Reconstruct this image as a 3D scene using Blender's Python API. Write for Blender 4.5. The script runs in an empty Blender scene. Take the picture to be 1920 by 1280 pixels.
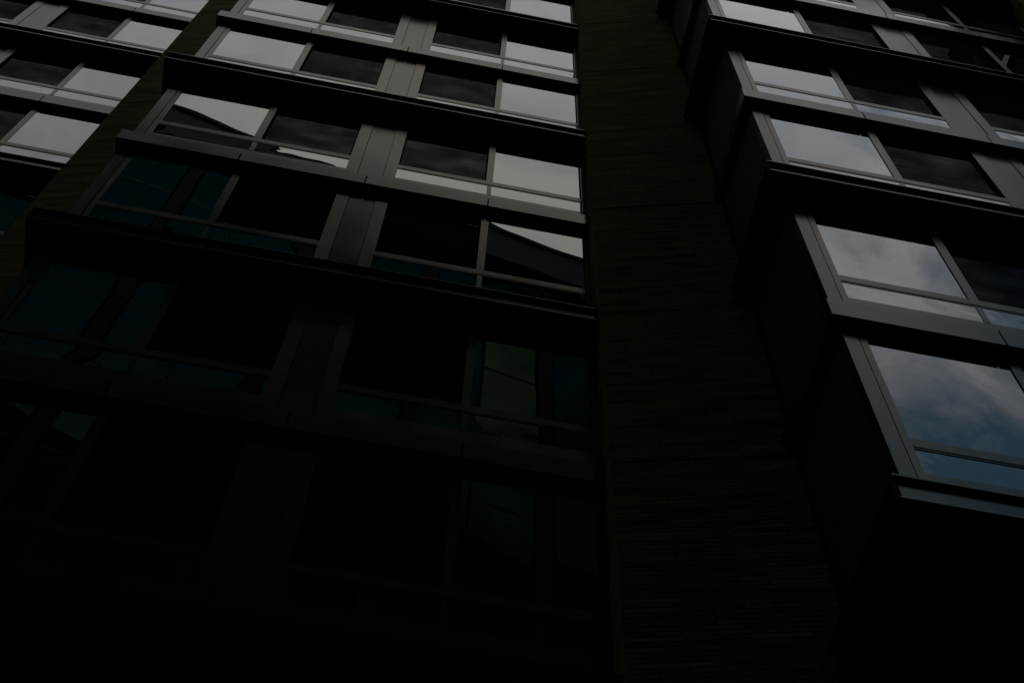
import bpy, math, random
from mathutils import Matrix, Vector
random.seed(7)
R = math.radians
sc = bpy.context.scene
U = 0.68                      # metres per working unit (camera to centre bay = 10 units)
EYE = 1.6
# ---------------------------------------------------------------- camera
cam_d = bpy.data.cameras.new('camera'); cam = bpy.data.objects.new('camera', cam_d)
sc.collection.objects.link(cam); sc.camera = cam
cam_d.sensor_width = 36; cam_d.lens = 50.0; cam_d.clip_start = 0.05; cam_d.clip_end = 5000
CR, CU, CB = (0.982338, -0.185587, 0.023858), (-0.175930, -0.872664, 0.455528), (-0.063721, -0.451680, -0.889902)
M = Matrix.Identity(4)
for i in range(3):
    M[i][0] = CR[i]; M[i][1] = CU[i]; M[i][2] = CB[i]
M.translation = (0, 0, EYE)
cam.matrix_world = M
# ---------------------------------------------------------------- sky, sun, exposure
SUN_EL, SUN_AZ = R(34), R(212)          # azimuth clockwise from +Y: behind the tower across the street
w = bpy.data.worlds.new('World'); sc.world = w; w.use_nodes = True
nt = w.node_tree; N = nt.nodes; L = nt.links; N.clear()
sky = N.new('ShaderNodeTexSky'); sky.sky_type = 'NISHITA'; sky.sun_disc = False
sky.sun_elevation = SUN_EL; sky.sun_rotation = SUN_AZ; sky.air_density = 1.2; sky.dust_density = 2.0
tc = N.new('ShaderNodeTexCoord')
mp = N.new('ShaderNodeMapping'); mp.inputs['Location'].default_value = (0.3, 0.9, 0.2)
mp.inputs['Scale'].default_value = (1.0, 1.5, 1.0)
n1 = N.new('ShaderNodeTexNoise'); n1.inputs['Scale'].default_value = 7.5; n1.inputs['Detail'].default_value = 9
n1.inputs['Roughness'].default_value = 0.62; n1.inputs['Distortion'].default_value = 0.5
L.new(tc.outputs['Generated'], mp.inputs[0]); L.new(mp.outputs[0], n1.inputs['Vector'])
# clouds thin out low to the east
dt = N.new('ShaderNodeVectorMath'); dt.operation = 'DOT_PRODUCT'; dt.inputs[1].default_value = (-1.4, -0.1, 0.9)
L.new(tc.outputs['Generated'], dt.inputs[0])
ma = N.new('ShaderNodeMath'); ma.operation = 'MULTIPLY_ADD'; ma.inputs[1].default_value = 1.0; ma.inputs[2].default_value = -0.29
L.new(dt.outputs['Value'], ma.inputs[0])
ad = N.new('ShaderNodeMath'); ad.operation = 'ADD'; L.new(n1.outputs['Fac'], ad.inputs[0]); L.new(ma.outputs[0], ad.inputs[1])
cr = N.new('ShaderNodeValToRGB'); L.new(ad.outputs[0], cr.inputs[0])
cr.color_ramp.elements[0].position = 0.42; cr.color_ramp.elements[0].color = (0.04, 0.04, 0.04, 1)
cr.color_ramp.elements[1].position = 0.72; cr.color_ramp.elements[1].color = (1, 1, 1, 1)
n2 = N.new('ShaderNodeTexNoise'); n2.inputs['Scale'].default_value = 5.5; n2.inputs['Detail'].default_value = 9; n2.inputs['Distortion'].default_value = 0.6
L.new(mp.outputs[0], n2.inputs['Vector'])
cc = N.new('ShaderNodeValToRGB'); L.new(n2.outputs['Fac'], cc.inputs[0])
cc.color_ramp.elements[0].position = 0.35; cc.color_ramp.elements[0].color = (5.6, 6.1, 6.8, 1)
cc.color_ramp.elements[1].position = 0.65; cc.color_ramp.elements[1].color = (10.2, 9.7, 9.1, 1)
mx = N.new('ShaderNodeMixRGB'); L.new(cr.outputs[0], mx.inputs[0]); sk = N.new('ShaderNodeMixRGB'); sk.blend_type = 'MULTIPLY'; sk.inputs[0].default_value = 1; sk.inputs[2].default_value = (0.56, 1.0, 0.98, 1)
L.new(sky.outputs[0], sk.inputs[1]); L.new(sk.outputs[0], mx.inputs[1]); L.new(cc.outputs[0], mx.inputs[2])
bg = N.new('ShaderNodeBackground'); bg.inputs['Strength'].default_value = 0.1
L.new(mx.outputs[0], bg.inputs[0])
wo = N.new('ShaderNodeOutputWorld'); L.new(bg.outputs[0], wo.inputs[0])
sd = bpy.data.lights.new('sun', 'SUN'); sd.energy = 0.7; sd.angle = R(12); sd.color = (1.0, 0.94, 0.86)
so = bpy.data.objects.new('sun', sd); sc.collection.objects.link(so)
sv = Vector((math.sin(SUN_AZ)*math.cos(SUN_EL), math.cos(SUN_AZ)*math.cos(SUN_EL), math.sin(SUN_EL)))
so.rotation_euler = sv.to_track_quat('Z', 'Y').to_euler(); so.location = (0, 0, 80)
sc.view_settings.view_transform = 'Standard'; sc.view_settings.look = 'None'
sc.view_settings.exposure = 0.0; sc.view_settings.gamma = 1.0
sc.cycles.max_bounces = 6; sc.cycles.glossy_bounces = 4; sc.cycles.diffuse_bounces = 2
sc.cycles.transparent_max_bounces = 8

# ---------------------------------------------------------------- materials
def mat(name, col, rough=0.5, metal=0.0, spec=0.5, ior=1.5):
    m = bpy.data.materials.new(name); m.use_nodes = True
    b = m.node_tree.nodes['Principled BSDF']
    b.inputs['Base Color'].default_value = (*col, 1); b.inputs['Roughness'].default_value = rough
    b.inputs['Metallic'].default_value = metal; b.inputs['IOR'].default_value = ior
    b.inputs['Specular IOR Level'].default_value = spec
    return m
def vary(m, scale, lo, hi, rlo=None, rhi=None, vec_scale=(1, 1, 1), bump=0.0, bscale=60):
    """noise over colour value and roughness"""
    nt = m.node_tree; N = nt.nodes; L = nt.links; b = N['Principled BSDF']
    col = b.inputs['Base Color'].default_value[:]
    tc = N.new('ShaderNodeTexCoord'); mp = N.new('ShaderNodeMapping'); mp.inputs['Scale'].default_value = vec_scale
    oi = N.new('ShaderNodeObjectInfo'); no = N.new('ShaderNodeTexNoise'); no.noise_dimensions = '4D'
    no.inputs['Scale'].default_value = scale; no.inputs['Detail'].default_value = 7; no.inputs['Roughness'].default_value = 0.65
    mu = N.new('ShaderNodeMath'); mu.operation = 'MULTIPLY'; mu.inputs[1].default_value = 40
    L.new(tc.outputs['Object'], mp.inputs[0]); L.new(mp.outputs[0], no.inputs['Vector'])
    L.new(oi.outputs['Random'], mu.inputs[0]); L.new(mu.outputs[0], no.inputs['W'])
    mr = N.new('ShaderNodeMapRange'); mr.inputs['From Min'].default_value = 0.3; mr.inputs['From Max'].default_value = 0.7
    mr.inputs['To Min'].default_value = lo; mr.inputs['To Max'].default_value = hi
    L.new(no.outputs['Fac'], mr.inputs[0])
    vm = N.new('ShaderNodeVectorMath'); vm.operation = 'SCALE'; vm.inputs[0].default_value = col[:3]
    L.new(mr.outputs[0], vm.inputs['Scale']); L.new(vm.outputs[0], b.inputs['Base Color'])
    if rlo is not None:
        m2 = N.new('ShaderNodeMapRange'); m2.inputs['From Min'].default_value = 0.3; m2.inputs['From Max'].default_value = 0.7
        m2.inputs['To Min'].default_value = rlo; m2.inputs['To Max'].default_value = rhi
        L.new(no.outputs['Fac'], m2.inputs[0]); L.new(m2.outputs[0], b.inputs['Roughness'])
    if bump:
        nb = N.new('ShaderNodeTexNoise'); nb.inputs['Scale'].default_value = bscale; nb.inputs['Detail'].default_value = 3
        L.new(mp.outputs[0], nb.inputs['Vector'])
        bu = N.new('ShaderNodeBump'); bu.inputs['Distance'].default_value = bump; bu.inputs['Strength'].default_value = 1
        L.new(nb.outputs['Fac'], bu.inputs['Height']); L.new(bu.outputs[0], b.inputs['Normal'])
    return m
MET = vary(mat('anodised_aluminium', (0.082, 0.077, 0.066), 0.2, 1.0), 1.3, 0.85, 1.12, 0.15, 0.25, (1, 1, 0.5), 0.0006, 5)
PAN = vary(mat('cladding_metal', (0.070, 0.067, 0.062), 0.2, 1.0), 0.9, 0.85, 1.12, 0.13, 0.24, (1, 1, 0.5), 0.0012, 3)
for _m in (MET, PAN): _m.node_tree.nodes['Principled BSDF'].inputs['Specular Tint'].default_value = (0.62, 0.615, 0.605, 1)
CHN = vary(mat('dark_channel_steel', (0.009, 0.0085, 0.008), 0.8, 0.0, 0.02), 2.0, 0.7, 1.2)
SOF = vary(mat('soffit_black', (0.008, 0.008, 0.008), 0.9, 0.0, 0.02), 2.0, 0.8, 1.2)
GAP = mat('joint_black', (0.003, 0.003, 0.003), 0.9, 0, 0.0)
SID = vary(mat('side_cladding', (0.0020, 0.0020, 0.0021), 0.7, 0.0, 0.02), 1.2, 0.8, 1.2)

def glass(name, col, ior, scale, dist, rough=0.0):
    m = mat(name, col, rough, 0.0, 0.5, ior)
    nt = m.node_tree; N = nt.nodes; L = nt.links; b = N['Principled BSDF']
    tc = N.new('ShaderNodeTexCoord'); oi = N.new('ShaderNodeObjectInfo'); no = N.new('ShaderNodeTexNoise'); no.noise_dimensions = '4D'
    no.inputs['Scale'].default_value = scale; no.inputs['Detail'].default_value = 1.0; no.inputs['Roughness'].default_value = 0.3
    mu = N.new('ShaderNodeMath'); mu.operation = 'MULTIPLY'; mu.inputs[1].default_value = 60
    L.new(oi.outputs['Random'], mu.inputs[0]); L.new(mu.outputs[0], no.inputs['W']); L.new(tc.outputs['Object'], no.inputs['Vector'])
    bu = N.new('ShaderNodeBump'); bu.inputs['Distance'].default_value = dist; bu.inputs['Strength'].default_value = 1
    L.new(no.outputs['Fac'], bu.inputs['Height']); L.new(bu.outputs[0], b.inputs['Normal'])
    return m
GLS = glass('window_glass', (0.002, 0.003, 0.003), 1.75, 0.8, 0.004)
GLW = glass('spandrel_glass', (0.002, 0.003, 0.003), 1.75, 2.2, 0.006)
TGL = glass('teal_glass', (0.001, 0.006, 0.007), 1.6, 0.3, 0.003)
_b = TGL.node_tree.nodes['Principled BSDF']; _b.inputs['Metallic'].default_value = 1.0
_b.inputs['Base Color'].default_value = (0.022, 0.037, 0.038, 1); _b.inputs['Specular Tint'].default_value = (0.27, 0.41, 0.42, 1)
TG2 = TGL.copy(); TG2.name = 'pale_green_glass'; _c = TG2.node_tree.nodes['Principled BSDF']
_c.inputs['Base Color'].default_value = (0.055, 0.068, 0.056, 1); _c.inputs['Specular Tint'].default_value = (0.42, 0.5, 0.38, 1)
TDK = vary(mat('tower_spandrel', (0.008, 0.008, 0.008), 0.6, 0, 0.2), 0.3, 0.7, 1.2)
TPR = vary(mat('tower_pier', (0.026, 0.0255, 0.025), 0.8, 0, 0.1), 0.5, 0.8, 1.2)

def screen_mat():
    m = bpy.data.materials.new('insect_mesh'); m.use_nodes = True
    nt = m.node_tree; N = nt.nodes; L = nt.links; b = N['Principled BSDF']; o = N['Material Output']
    N.remove(b); b = N.new('ShaderNodeBsdfDiffuse'); b.inputs['Color'].default_value = (0.012, 0.0115, 0.0108, 1)
    tr = N.new('ShaderNodeBsdfTransparent'); mi = N.new('ShaderNodeMixShader')
    tc = N.new('ShaderNodeTexCoord'); oi = N.new('ShaderNodeObjectInfo')
    mp = N.new('ShaderNodeMapping'); mp.inputs['Scale'].default_value = (0.7, 1, 1.7)
    no = N.new('ShaderNodeTexNoise'); no.noise_dimensions = '4D'; no.inputs['Scale'].default_value = 2.2; no.inputs['Detail'].default_value = 6
    no.inputs['Distortion'].default_value = 1.2
    mu = N.new('ShaderNodeMath'); mu.operation = 'MULTIPLY'; mu.inputs[1].default_value = 30
    L.new(oi.outputs['Random'], mu.inputs[0]); L.new(mu.outputs[0], no.inputs['W'])
    L.new(tc.outputs['Object'], mp.inputs[0]); L.new(mp.outputs[0], no.inputs['Vector'])
    mr = N.new('ShaderNodeMapRange'); mr.inputs['From Min'].default_value = 0.3; mr.inputs['From Max'].default_value = 0.7  # mirrored cloud streaks put into the mesh as uneven transparency
    mr.inputs['To Min'].default_value = 0.66; mr.inputs['To Max'].default_value = 0.42
    L.new(no.outputs['Fac'], mr.inputs[0]); L.new(mr.outputs[0], mi.inputs[0])
    L.new(tr.outputs[0], mi.inputs[1]); L.new(b.outputs[0], mi.inputs[2]); L.new(mi.outputs[0], o.inputs[0])
    return m
SCR = screen_mat()

def brick_mat():
    m = bpy.data.materials.new('roman_brick'); m.use_nodes = True
    nt = m.node_tree; N = nt.nodes; L = nt.links; b = N['Principled BSDF']
    tc = N.new('ShaderNodeTexCoord'); sp = N.new('ShaderNodeSeparateXYZ'); L.new(tc.outputs['Object'], sp.inputs[0])
    ad = N.new('ShaderNodeMath'); ad.operation = 'ADD'; L.new(sp.outputs[0], ad.inputs[0]); L.new(sp.outputs[1], ad.inputs[1])
    co = N.new('ShaderNodeCombineXYZ'); L.new(ad.outputs[0], co.inputs[0]); L.new(sp.outputs[2], co.inputs[1])
    br = N.new('ShaderNodeTexBrick'); L.new(co.outputs[0], br.inputs['Vector'])
    br.inputs['Scale'].default_value = 1.0; br.inputs['Brick Width'].default_value = 0.46; br.inputs['Row Height'].default_value = 0.058
    br.inputs['Mortar Size'].default_value = 0.006; br.inputs['Mortar Smooth'].default_value = 0.3
    br.inputs['Color1'].default_value = (0.118, 0.092, 0.016, 1); br.inputs['Color2'].default_value = (0.046, 0.044, 0.006, 1)
    br.inputs['Mortar'].default_value = (0.018, 0.018, 0.003, 1); br.offset = 0.5
    no = N.new('ShaderNodeTexNoise'); no.inputs['Scale'].default_value = 1.0; no.inputs['Detail'].default_value = 10; no.inputs['Roughness'].default_value = 0.7
    st = N.new('ShaderNodeMapping'); st.inputs['Scale'].default_value = (1.2, 7.0, 1.0); L.new(co.outputs[0], st.inputs[0]); L.new(st.outputs[0], no.inputs['Vector'])
    mr = N.new('ShaderNodeMapRange'); mr.inputs['From Min'].default_value = 0.3; mr.inputs['From Max'].default_value = 0.7
    mr.inputs['To Min'].default_value = 0.4; mr.inputs['To Max'].default_value = 1.4; L.new(no.outputs['Fac'], mr.inputs[0])
    vm = N.new('ShaderNodeVectorMath'); vm.operation = 'SCALE'; L.new(br.outputs['Color'], vm.inputs[0]); L.new(mr.outputs[0], vm.inputs['Scale'])
    L.new(vm.outputs[0], b.inputs['Base Color']); b.inputs['Roughness'].default_value = 0.9
    b.inputs['Specular IOR Level'].default_value = 0.02
    n3 = N.new('ShaderNodeTexNoise'); n3.inputs['Scale'].default_value = 25; L.new(tc.outputs['Object'], n3.inputs['Vector'])
    iv = N.new('ShaderNodeMath'); iv.operation = 'MULTIPLY_ADD'; iv.inputs[1].default_value = -1.0; L.new(br.outputs['Fac'], iv.inputs[0]); L.new(n3.outputs['Fac'], iv.inputs[2])
    bu = N.new('ShaderNodeBump'); bu.inputs['Distance'].default_value = 0.012; bu.inputs['Strength'].default_value = 0.8
    L.new(iv.outputs[0], bu.inputs['Height']); L.new(bu.outputs[0], b.inputs['Normal'])
    return m
BRK = brick_mat()
GRD = vary(mat('asphalt', (0.04, 0.04, 0.04), 0.9), 0.5, 0.8, 1.2)
PAV = vary(mat('paving', (0.09, 0.088, 0.085), 0.85), 0.7, 0.85, 1.15)

# ---------------------------------------------------------------- mesh helpers (boxes in working units)
class MB:
    def __init__(s): s.v = []; s.f = []; s.mi = []; s.mats = []
    def m(s, mt):
        if mt not in s.mats: s.mats.append(mt)
        return s.mats.index(mt)
    def box(s, x0, x1, y0, y1, z0, z1, mt):
        k = len(s.v); i = s.m(mt)
        s.v += [(x*U, y*U, z*U) for z in (z0, z1) for x, y in ((x0, y0), (x1, y0), (x1, y1), (x0, y1))]
        for f in ((3, 2, 1, 0), (4, 5, 6, 7), (0, 1, 5, 4), (1, 2, 6, 5), (2, 3, 7, 6), (3, 0, 4, 7)):
            s.f.append(tuple(k+a for a in f)); s.mi.append(i)
    def prism(s, pts, z0, z1, mt):
        k = len(s.v); n = len(pts); i = s.m(mt)
        s.v += [(x*U, y*U, z0*U) for x, y in pts] + [(x*U, y*U, z1*U) for x, y in pts]
        s.f.append(tuple(k+a for a in range(n-1, -1, -1))); s.mi.append(i)
        s.f.append(tuple(k+n+a for a in range(n))); s.mi.append(i)
        for a in range(n):
            b = (a+1) % n; s.f.append((k+a, k+b, k+n+b, k+n+a)); s.mi.append(i)
    def data(s, name):
        me = bpy.data.meshes.new(name); me.from_pydata(s.v, [], s.f)
        for mt in s.mats: me.materials.append(mt)
        me.polygons.foreach_set('material_index', s.mi); me.update()
        return me
def bevel(o, wd=0.004):
    b = o.modifiers.new('bevel', 'BEVEL'); b.width = wd; b.segments = 1; b.limit_method = 'ANGLE'
def add(name, data, parent=None, loc=(0, 0, 0), rz=0.0, bev=0):
    """loc in working units relative to the parent"""
    o = bpy.data.objects.new(name, data); sc.collection.objects.link(o)
    o.location = (loc[0]*U, loc[1]*U, loc[2]*U); o.rotation_euler[2] = rz
    if parent: o.parent = parent
    if bev: bevel(o, bev)
    return o
def tag(o, label=None, cat=None, kind=None, group=None):
    for k, v in (('label', label), ('category', cat), ('kind', kind), ('group', group)):
        if v: o[k] = v
    return o
GZ = -EYE/U                    # ground level in working units

# ---------------------------------------------------------------- ground
g = MB(); g.box(-600, 600, -600, 600, GZ-0.5, GZ, GRD)
o = add('ground', g.data('ground')); o.location.z += EYE; tag(o, kind='structure')
g = MB(); g.prism([(-60, 19.5), (-60, 29), (60, 29), (60, -12.5)], GZ-0.02, GZ+0.18, PAV)
o = add('pavement', g.data('pavement')); o.location.z += EYE; tag(o, kind='structure')

# ---------------------------------------------------------------- the bay-fronted building
BLD = add('apartment_building', None, None, (0, 10, 0)); BLD.location.z = 0
tag(BLD, 'dark brick apartment block with stepped metal bays of big windows', 'building')
def B(name, mb_or_me, x, y, z, rz=0.0, bev=0.0, label=None):
    me = mb_or_me.data(name) if isinstance(mb_or_me, MB) else mb_or_me
    o = add(name, me, BLD, (x, y-10, z), rz, bev); o.location.z += EYE
    if label: o['label'] = label
    return o
PITCH = (11.06, -2.975)
ORG = (-6.0, 10.0)            # centre bay: outer left corner of its front frame
BW = 8.735                     # bay width
TB0, PER, DAB = 13.26, 8.89, 4.24
rows = []
for k in range(5):
    rows.append(('B', TB0+PER*k)); rows.append(('A', TB0+PER*k+DAB))
TOP = rows[-1][1] + 2.83
ZB = TB0 - 1.85                # underside of the bays
GL = 0.014                     # glass recess

def window_parts(side, kind):
    """side 0 = left pair (wide glass then screened sash), 1 = right pair; z relative to the transom"""
    hd = 2.83 if kind == 'A' else 2.69
    f = MB(); D = 0.16
    if side == 0: a0, g0, m0, m1, g1, a1, l0, l1, lm0, lm1 = .205, .30, 2.115, 2.262, 4.03, 4.262, .33, 4.10, 2.15, 2.235
    else:         a0, g0, m0, m1, g1, a1, l0, l1, lm0, lm1 = 4.755, 4.98, 6.727, 6.862, 8.66, 8.735, 4.90, 8.668, 6.76, 6.848
    f.box(a0, g0, 0, D, -1.2, hd, MET)                    # stiles
    f.box(g1, a1, 0, D, -1.2, hd, MET)
    f.box(m0, m1, 0, D, -0.17, hd, MET)                   # mullion
    f.box(lm0, lm1, 0.004, D, -0.70, -0.236, MET)
    f.box(g0, m0, 0.003, D, -0.17, 0, MET); f.box(m1, g1, 0.003, D, -0.17, 0, MET)   # transom
    f.box(g0, g1, 0.035, D, -0.195, -0.17, GAP)           # shadow joints
    f.box(g0, g1, 0.006, D, -0.210, -0.195, MET)
    f.box(g0, g1, 0.030, D, -0.236, -0.210, GAP)
    f.box(g0, g1, 0.008, D, -1.2, -0.70, MET)             # sill rail
    f.box(g0, m0, 0.008, D, hd-0.16, hd, MET); f.box(m1, g1, 0.008, D, hd-0.16, hd, MET)
    s0, s1 = (m1, g1) if side == 0 else (g0, m0)          # screened sash
    c0, c1 = (g0, m0) if side == 0 else (m1, g1)          # clear pane
    f.box(s0, s0+0.022, 0.012, D, 0, hd-0.16, GAP); f.box(s1-0.022, s1, 0.012, D, 0, hd-0.16, GAP)
    p = MB(); p.box(c0, c1, GL, GL+0.03, 0, hd-0.16, GLS)
    q = MB(); q.box(s0+0.022, s1-0.022, GL+0.05, GL+0.08, 0, hd-0.16, GLS)
    sc_ = MB(); sc_.box(s0+0.022, s1-0.022, 0.03, 0.032, 0, hd-0.16, SCR)
    lw = []
    for x0, x1 in ((g0, lm0), (lm1, g1)):
        b = MB(); b.box(x0, x1, 0.011, 0.04, -0.70, -0.236, GLW); lw.append(b.data('lower_pane'))
    return f.data('window'), p.data('pane'), q.data('pane'), sc_.data('insect_screen'), lw
WP = {(s, k): window_parts(s, k) for s in (0, 1) for k in 'AB'}

JO = [2.12, 4.48, 6.80]
def ledge_flat():
    """flat fascia, in bay coordinates, z relative to its row's transom; front and side return"""
    m = MB(); p, ov, z0, z1 = 0.148, 0.13, -1.66, -1.22
    xs = [-ov] + JO + [BW]
    for a, b in zip(xs[:-1], xs[1:]):
        m.box(a+(0.0 if a < 0 else 0.013), b-(0.0 if b > 8 else 0.013), -p, -0.02, z0, z1, PAN)
    m.box(0, BW, -0.02, 0.0, z0+0.01, z1-0.01, GAP)
    for x in JO: m.box(x-0.012, x+0.012, -p+0.03, -0.021, z0+0.002, z1-0.002, GAP)
    m.box(-ov, -0.004, -0.02, 1.93, z0, z1, PAN)           # side return
    return m
def ledge_channel(last=False):
    m = MB(); p, ov, z0, z1 = 0.345, 0.33, -1.86, -1.44
    t = 0.022
    w0 = -p+0.08
    xs = [-ov] + JO + [BW]
    for a, b in zip(xs[:-1], xs[1:]):
        a2 = a+(0.0 if a < 0 else 0.012); b2 = b-(0.0 if b > 8 else 0.012)
        m.box(a2, b2, -p, -p+0.012, z1-t, z1, MET)               # flange lips
        m.box(a2, b2, -p, -p+0.012, z0, z0+t, MET)
    m.box(-ov, BW, -p+0.012, w0, z1-t, z1-0.001, MET)
    m.box(-ov, BW, -p+0.012, w0, z0+0.001, z0+t, MET)
    m.box(-ov+t, BW, w0-0.02, w0, z0+t, z1-t, PAN)         # web
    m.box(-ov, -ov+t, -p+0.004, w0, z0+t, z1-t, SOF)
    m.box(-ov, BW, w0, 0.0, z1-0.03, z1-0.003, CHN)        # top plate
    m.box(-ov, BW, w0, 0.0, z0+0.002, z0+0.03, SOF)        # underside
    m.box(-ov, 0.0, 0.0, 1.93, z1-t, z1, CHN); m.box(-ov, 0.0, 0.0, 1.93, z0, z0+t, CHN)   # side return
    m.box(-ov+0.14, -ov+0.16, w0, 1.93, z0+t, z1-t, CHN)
    return m
LA = ledge_flat().data('flat_ledge'); LB = ledge_channel().data('channel_ledge')
def panel(kind):
    hd = 2.83 if kind == 'A' else 2.69
    m = MB(); m.box(4.272, 4.745, 0.012, 0.1, -1.2, hd, PAN)
    m.box(4.262, 4.272, 0.05, 0.1, -1.2, hd, GAP); m.box(4.745, 4.755, 0.05, 0.1, -1.2, hd, GAP)
    return m.data('cladding_panel')
def post(kind):
    hd = 2.83 if kind == 'A' else 2.69
    m = MB(); m.box(0, 0.19, -0.004, 0.16, -1.2, hd, PAN); m.box(0.19, 0.205, 0.04, 0.16, -1.2, hd, GAP)
    return m.data('corner_post')
PN = {k: panel(k) for k in 'AB'}; PO = {k: post(k) for k in 'AB'}
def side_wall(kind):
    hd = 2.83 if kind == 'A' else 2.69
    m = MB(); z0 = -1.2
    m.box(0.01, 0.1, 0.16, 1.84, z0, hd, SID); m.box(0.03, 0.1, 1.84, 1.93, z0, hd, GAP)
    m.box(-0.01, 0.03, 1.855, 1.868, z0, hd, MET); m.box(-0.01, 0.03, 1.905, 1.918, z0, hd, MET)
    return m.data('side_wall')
SW = {k: side_wall(k) for k in 'AB'}

def add_bay(i):
    ox, oy = ORG[0]+PITCH[0]*i, ORG[1]+PITCH[1]*i
    for kind, T in rows:
        for s in (0, 1):
            fr, cp, sp_, scn, lw = WP[(s, kind)]
            wo_ = B('window', fr, ox, oy, T)
            for nm, me in (('pane', cp), ('pane', sp_), ('insect_screen', scn), ('lower_pane', lw[0]), ('lower_pane', lw[1])):
                c = bpy.data.objects.new(nm, me); sc.collection.objects.link(c); c.parent = wo_
                if nm == 'pane': c.rotation_euler[0] = R(random.uniform(-0.12, 0.12))   # glass never sits dead true
        B('cladding_panel', PN[kind], ox, oy, T); B('corner_post', PO[kind], ox, oy, T)
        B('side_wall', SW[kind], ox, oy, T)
        B('flat_ledge' if kind == 'A' else 'channel_ledge', LA if kind == 'A' else LB, ox, oy, T)
        # floor slab and soffit behind the ledge
        m = MB(); zb = (-1.66 if kind == 'A' else -1.86)+0.004
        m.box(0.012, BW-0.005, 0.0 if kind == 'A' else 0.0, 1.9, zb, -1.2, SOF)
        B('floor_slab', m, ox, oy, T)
    # room backs so nothing shows through
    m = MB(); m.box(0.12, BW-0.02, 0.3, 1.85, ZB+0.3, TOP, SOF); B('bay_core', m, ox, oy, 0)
    m = MB(); m.box(-0.1, BW, -0.08, 1.95, TOP, TOP+0.9, PAN); B('parapet', m, ox, oy, 0, label='flat metal coping above the top windows')
for i in (-1, 0, 1, 2): add_bay(i)

# brick walls between the bays, one storey panel above another with open joints
ANG = R(-14.5); ca, sa = math.cos(ANG), math.sin(ANG)
def brick_wall(i):
    cx, cy = 2.74+PITCH[0]*i, 9.54+PITCH[1]*i
    m = MB(); J = 20.3 - 4.445*5
    z = J; zs = []
    while z < TOP+1.5:
        zs.append(z); z += 4.445
    # left return runs straight back: direction (0,1) in wall coordinates
    bx, by = -sa*0.9, ca*0.9
    bx, by = (0*ca + 0.9*sa), (0.9*ca)
    for z in zs:
        z0 = max(z+0.02, GZ); z1 = min(z+4.445-0.02, TOP+1.5)
        LW = 2.75 if z0 > ZB-4.0 else 11.0
        if z1 > z0: m.prism([(0, 0), (LW, 0), (LW, 0.5), (bx+0.3, by), (bx, by)], z0, z1, BRK)
    m.prism([(0.04, 0.04), (2.7, 0.04), (2.7, 0.48), (bx+0.25, by-0.04), (bx+0.04, by-0.04)], GZ, TOP+1.4, GAP)
    B('brick_wall', m, cx, cy, 0, ANG)
for i in (-2, -1, 0, 1): brick_wall(i)
# main body of the block
m = MB(); m.prism([(-30, 19.0), (26, 4.2), (34, 20), (-22, 34)], GZ, TOP+0.6, BRK)
B('main_wall', m, 0, 0, 0)
m = MB(); m.prism([(-30.2, 18.9), (26.1, 4.0), (34.3, 20.1), (-22, 34.3)], TOP+0.6, TOP+1.2, SOF)
B('roof', m, 0, 0, 0)

# ---------------------------------------------------------------- the glass tower across the street (seen mirrored in the panes)
TA = math.atan(-0.2)
H = 60.0
ux, uy = math.cos(TA), math.sin(TA)
px, py = 13.0, -4.7-0.2*13.0        # right-hand front corner
TW = add('office_tower', None, None, (px, py, 0)); TW.rotation_euler[2] = TA
tag(TW, 'tall dark office tower with teal glass bands, mirrored in the lower windows', 'building')
WD = 70.0
def T(name, mb, loc=(0, 0, 0)):
    o = add(name, mb.data(name), TW, loc); o.location.z += EYE; return o
# local x runs to -WD, local y negative is inside the tower
PAR = 3.2
m = MB(); m.box(-WD, 0, -22, -0.5, GZ, H-0.3, TDK); T('core_wall', m)
m = MB(); m.box(-29, 0.25, -0.5, 0.25, H-PAR, H, TDK); m.box(-WD-0.2, -29, -0.5, -0.1, H-0.5, H, TDK); m.box(-29, 0.35, -0.6, 0.33, H-0.3, H+0.02, TPR)
m.box(-WD, -29, -0.35, -0.25, H-PAR, H-0.5, TGL); T('parapet', m)
FH = 4.6
z = H-PAR
while z-FH > 3:
    m = MB(); m.box(-WD, 0, -0.5, -0.19, z-0.12, z, TDK); T('spandrel', m)
    m = MB(); m.box(-WD, 0, -0.3, -0.2, z-FH, z-0.12, TGL)
    x = -0.3
    while x > -WD:
        m.box(x-0.035, x+0.035, -0.2, -0.18, z-FH, z-0.12, GAP)
        x -= 5.2
    if 42 < z-FH/2 < 51: m.box(-10.6, -8.5, -0.2, -0.195, z-FH+0.05, z-0.2, TG2)
    T('glazing_band', m)
    z -= FH
x = -2.9
while x > -WD:
    m = MB(); m.box(x-0.3, x+0.3, -0.3, -0.16, GZ, H-PAR, TPR); m.box(x-0.36, x-0.3, -0.3, -0.14, GZ, H-PAR, GAP); m.box(x+0.3, x+0.36, -0.3, -0.14, GZ, H-PAR, GAP)
    T('pier', m); x -= 5.2
# unseen block added to cut sky light on the lower facade; closes the street canyon
LR = add('shade_low_rise', None, None, (px+3.0, py-0.6, 0)); LR.rotation_euler[2] = TA
tag(LR, 'unseen lower dark brick block added beside the glass tower to shade the street', 'building')
def Q(name, mb):
    o = add(name, mb.data(name), LR); o.location.z += EYE; return o
m = MB(); m.box(0, 60, -20, 0, GZ, 29, BRK); Q('wall', m)
m = MB(); m.box(-0.2, 60.2, -20.2, 0.2, 29, 29.8, TDK); Q('roof', m)
for fl in range(5):
    for c in range(10):
        m = MB(); m.box(1.5+c*5.6, 4.6+c*5.6, 0.004, 0.05, 3.0+fl*5.0, 5.8+fl*5.0, TGL)
        m.box(1.35+c*5.6, 4.75+c*5.6, 0.0, 0.12, 2.85+fl*5.0, 3.0+fl*5.0, TPR); Q('window', m)
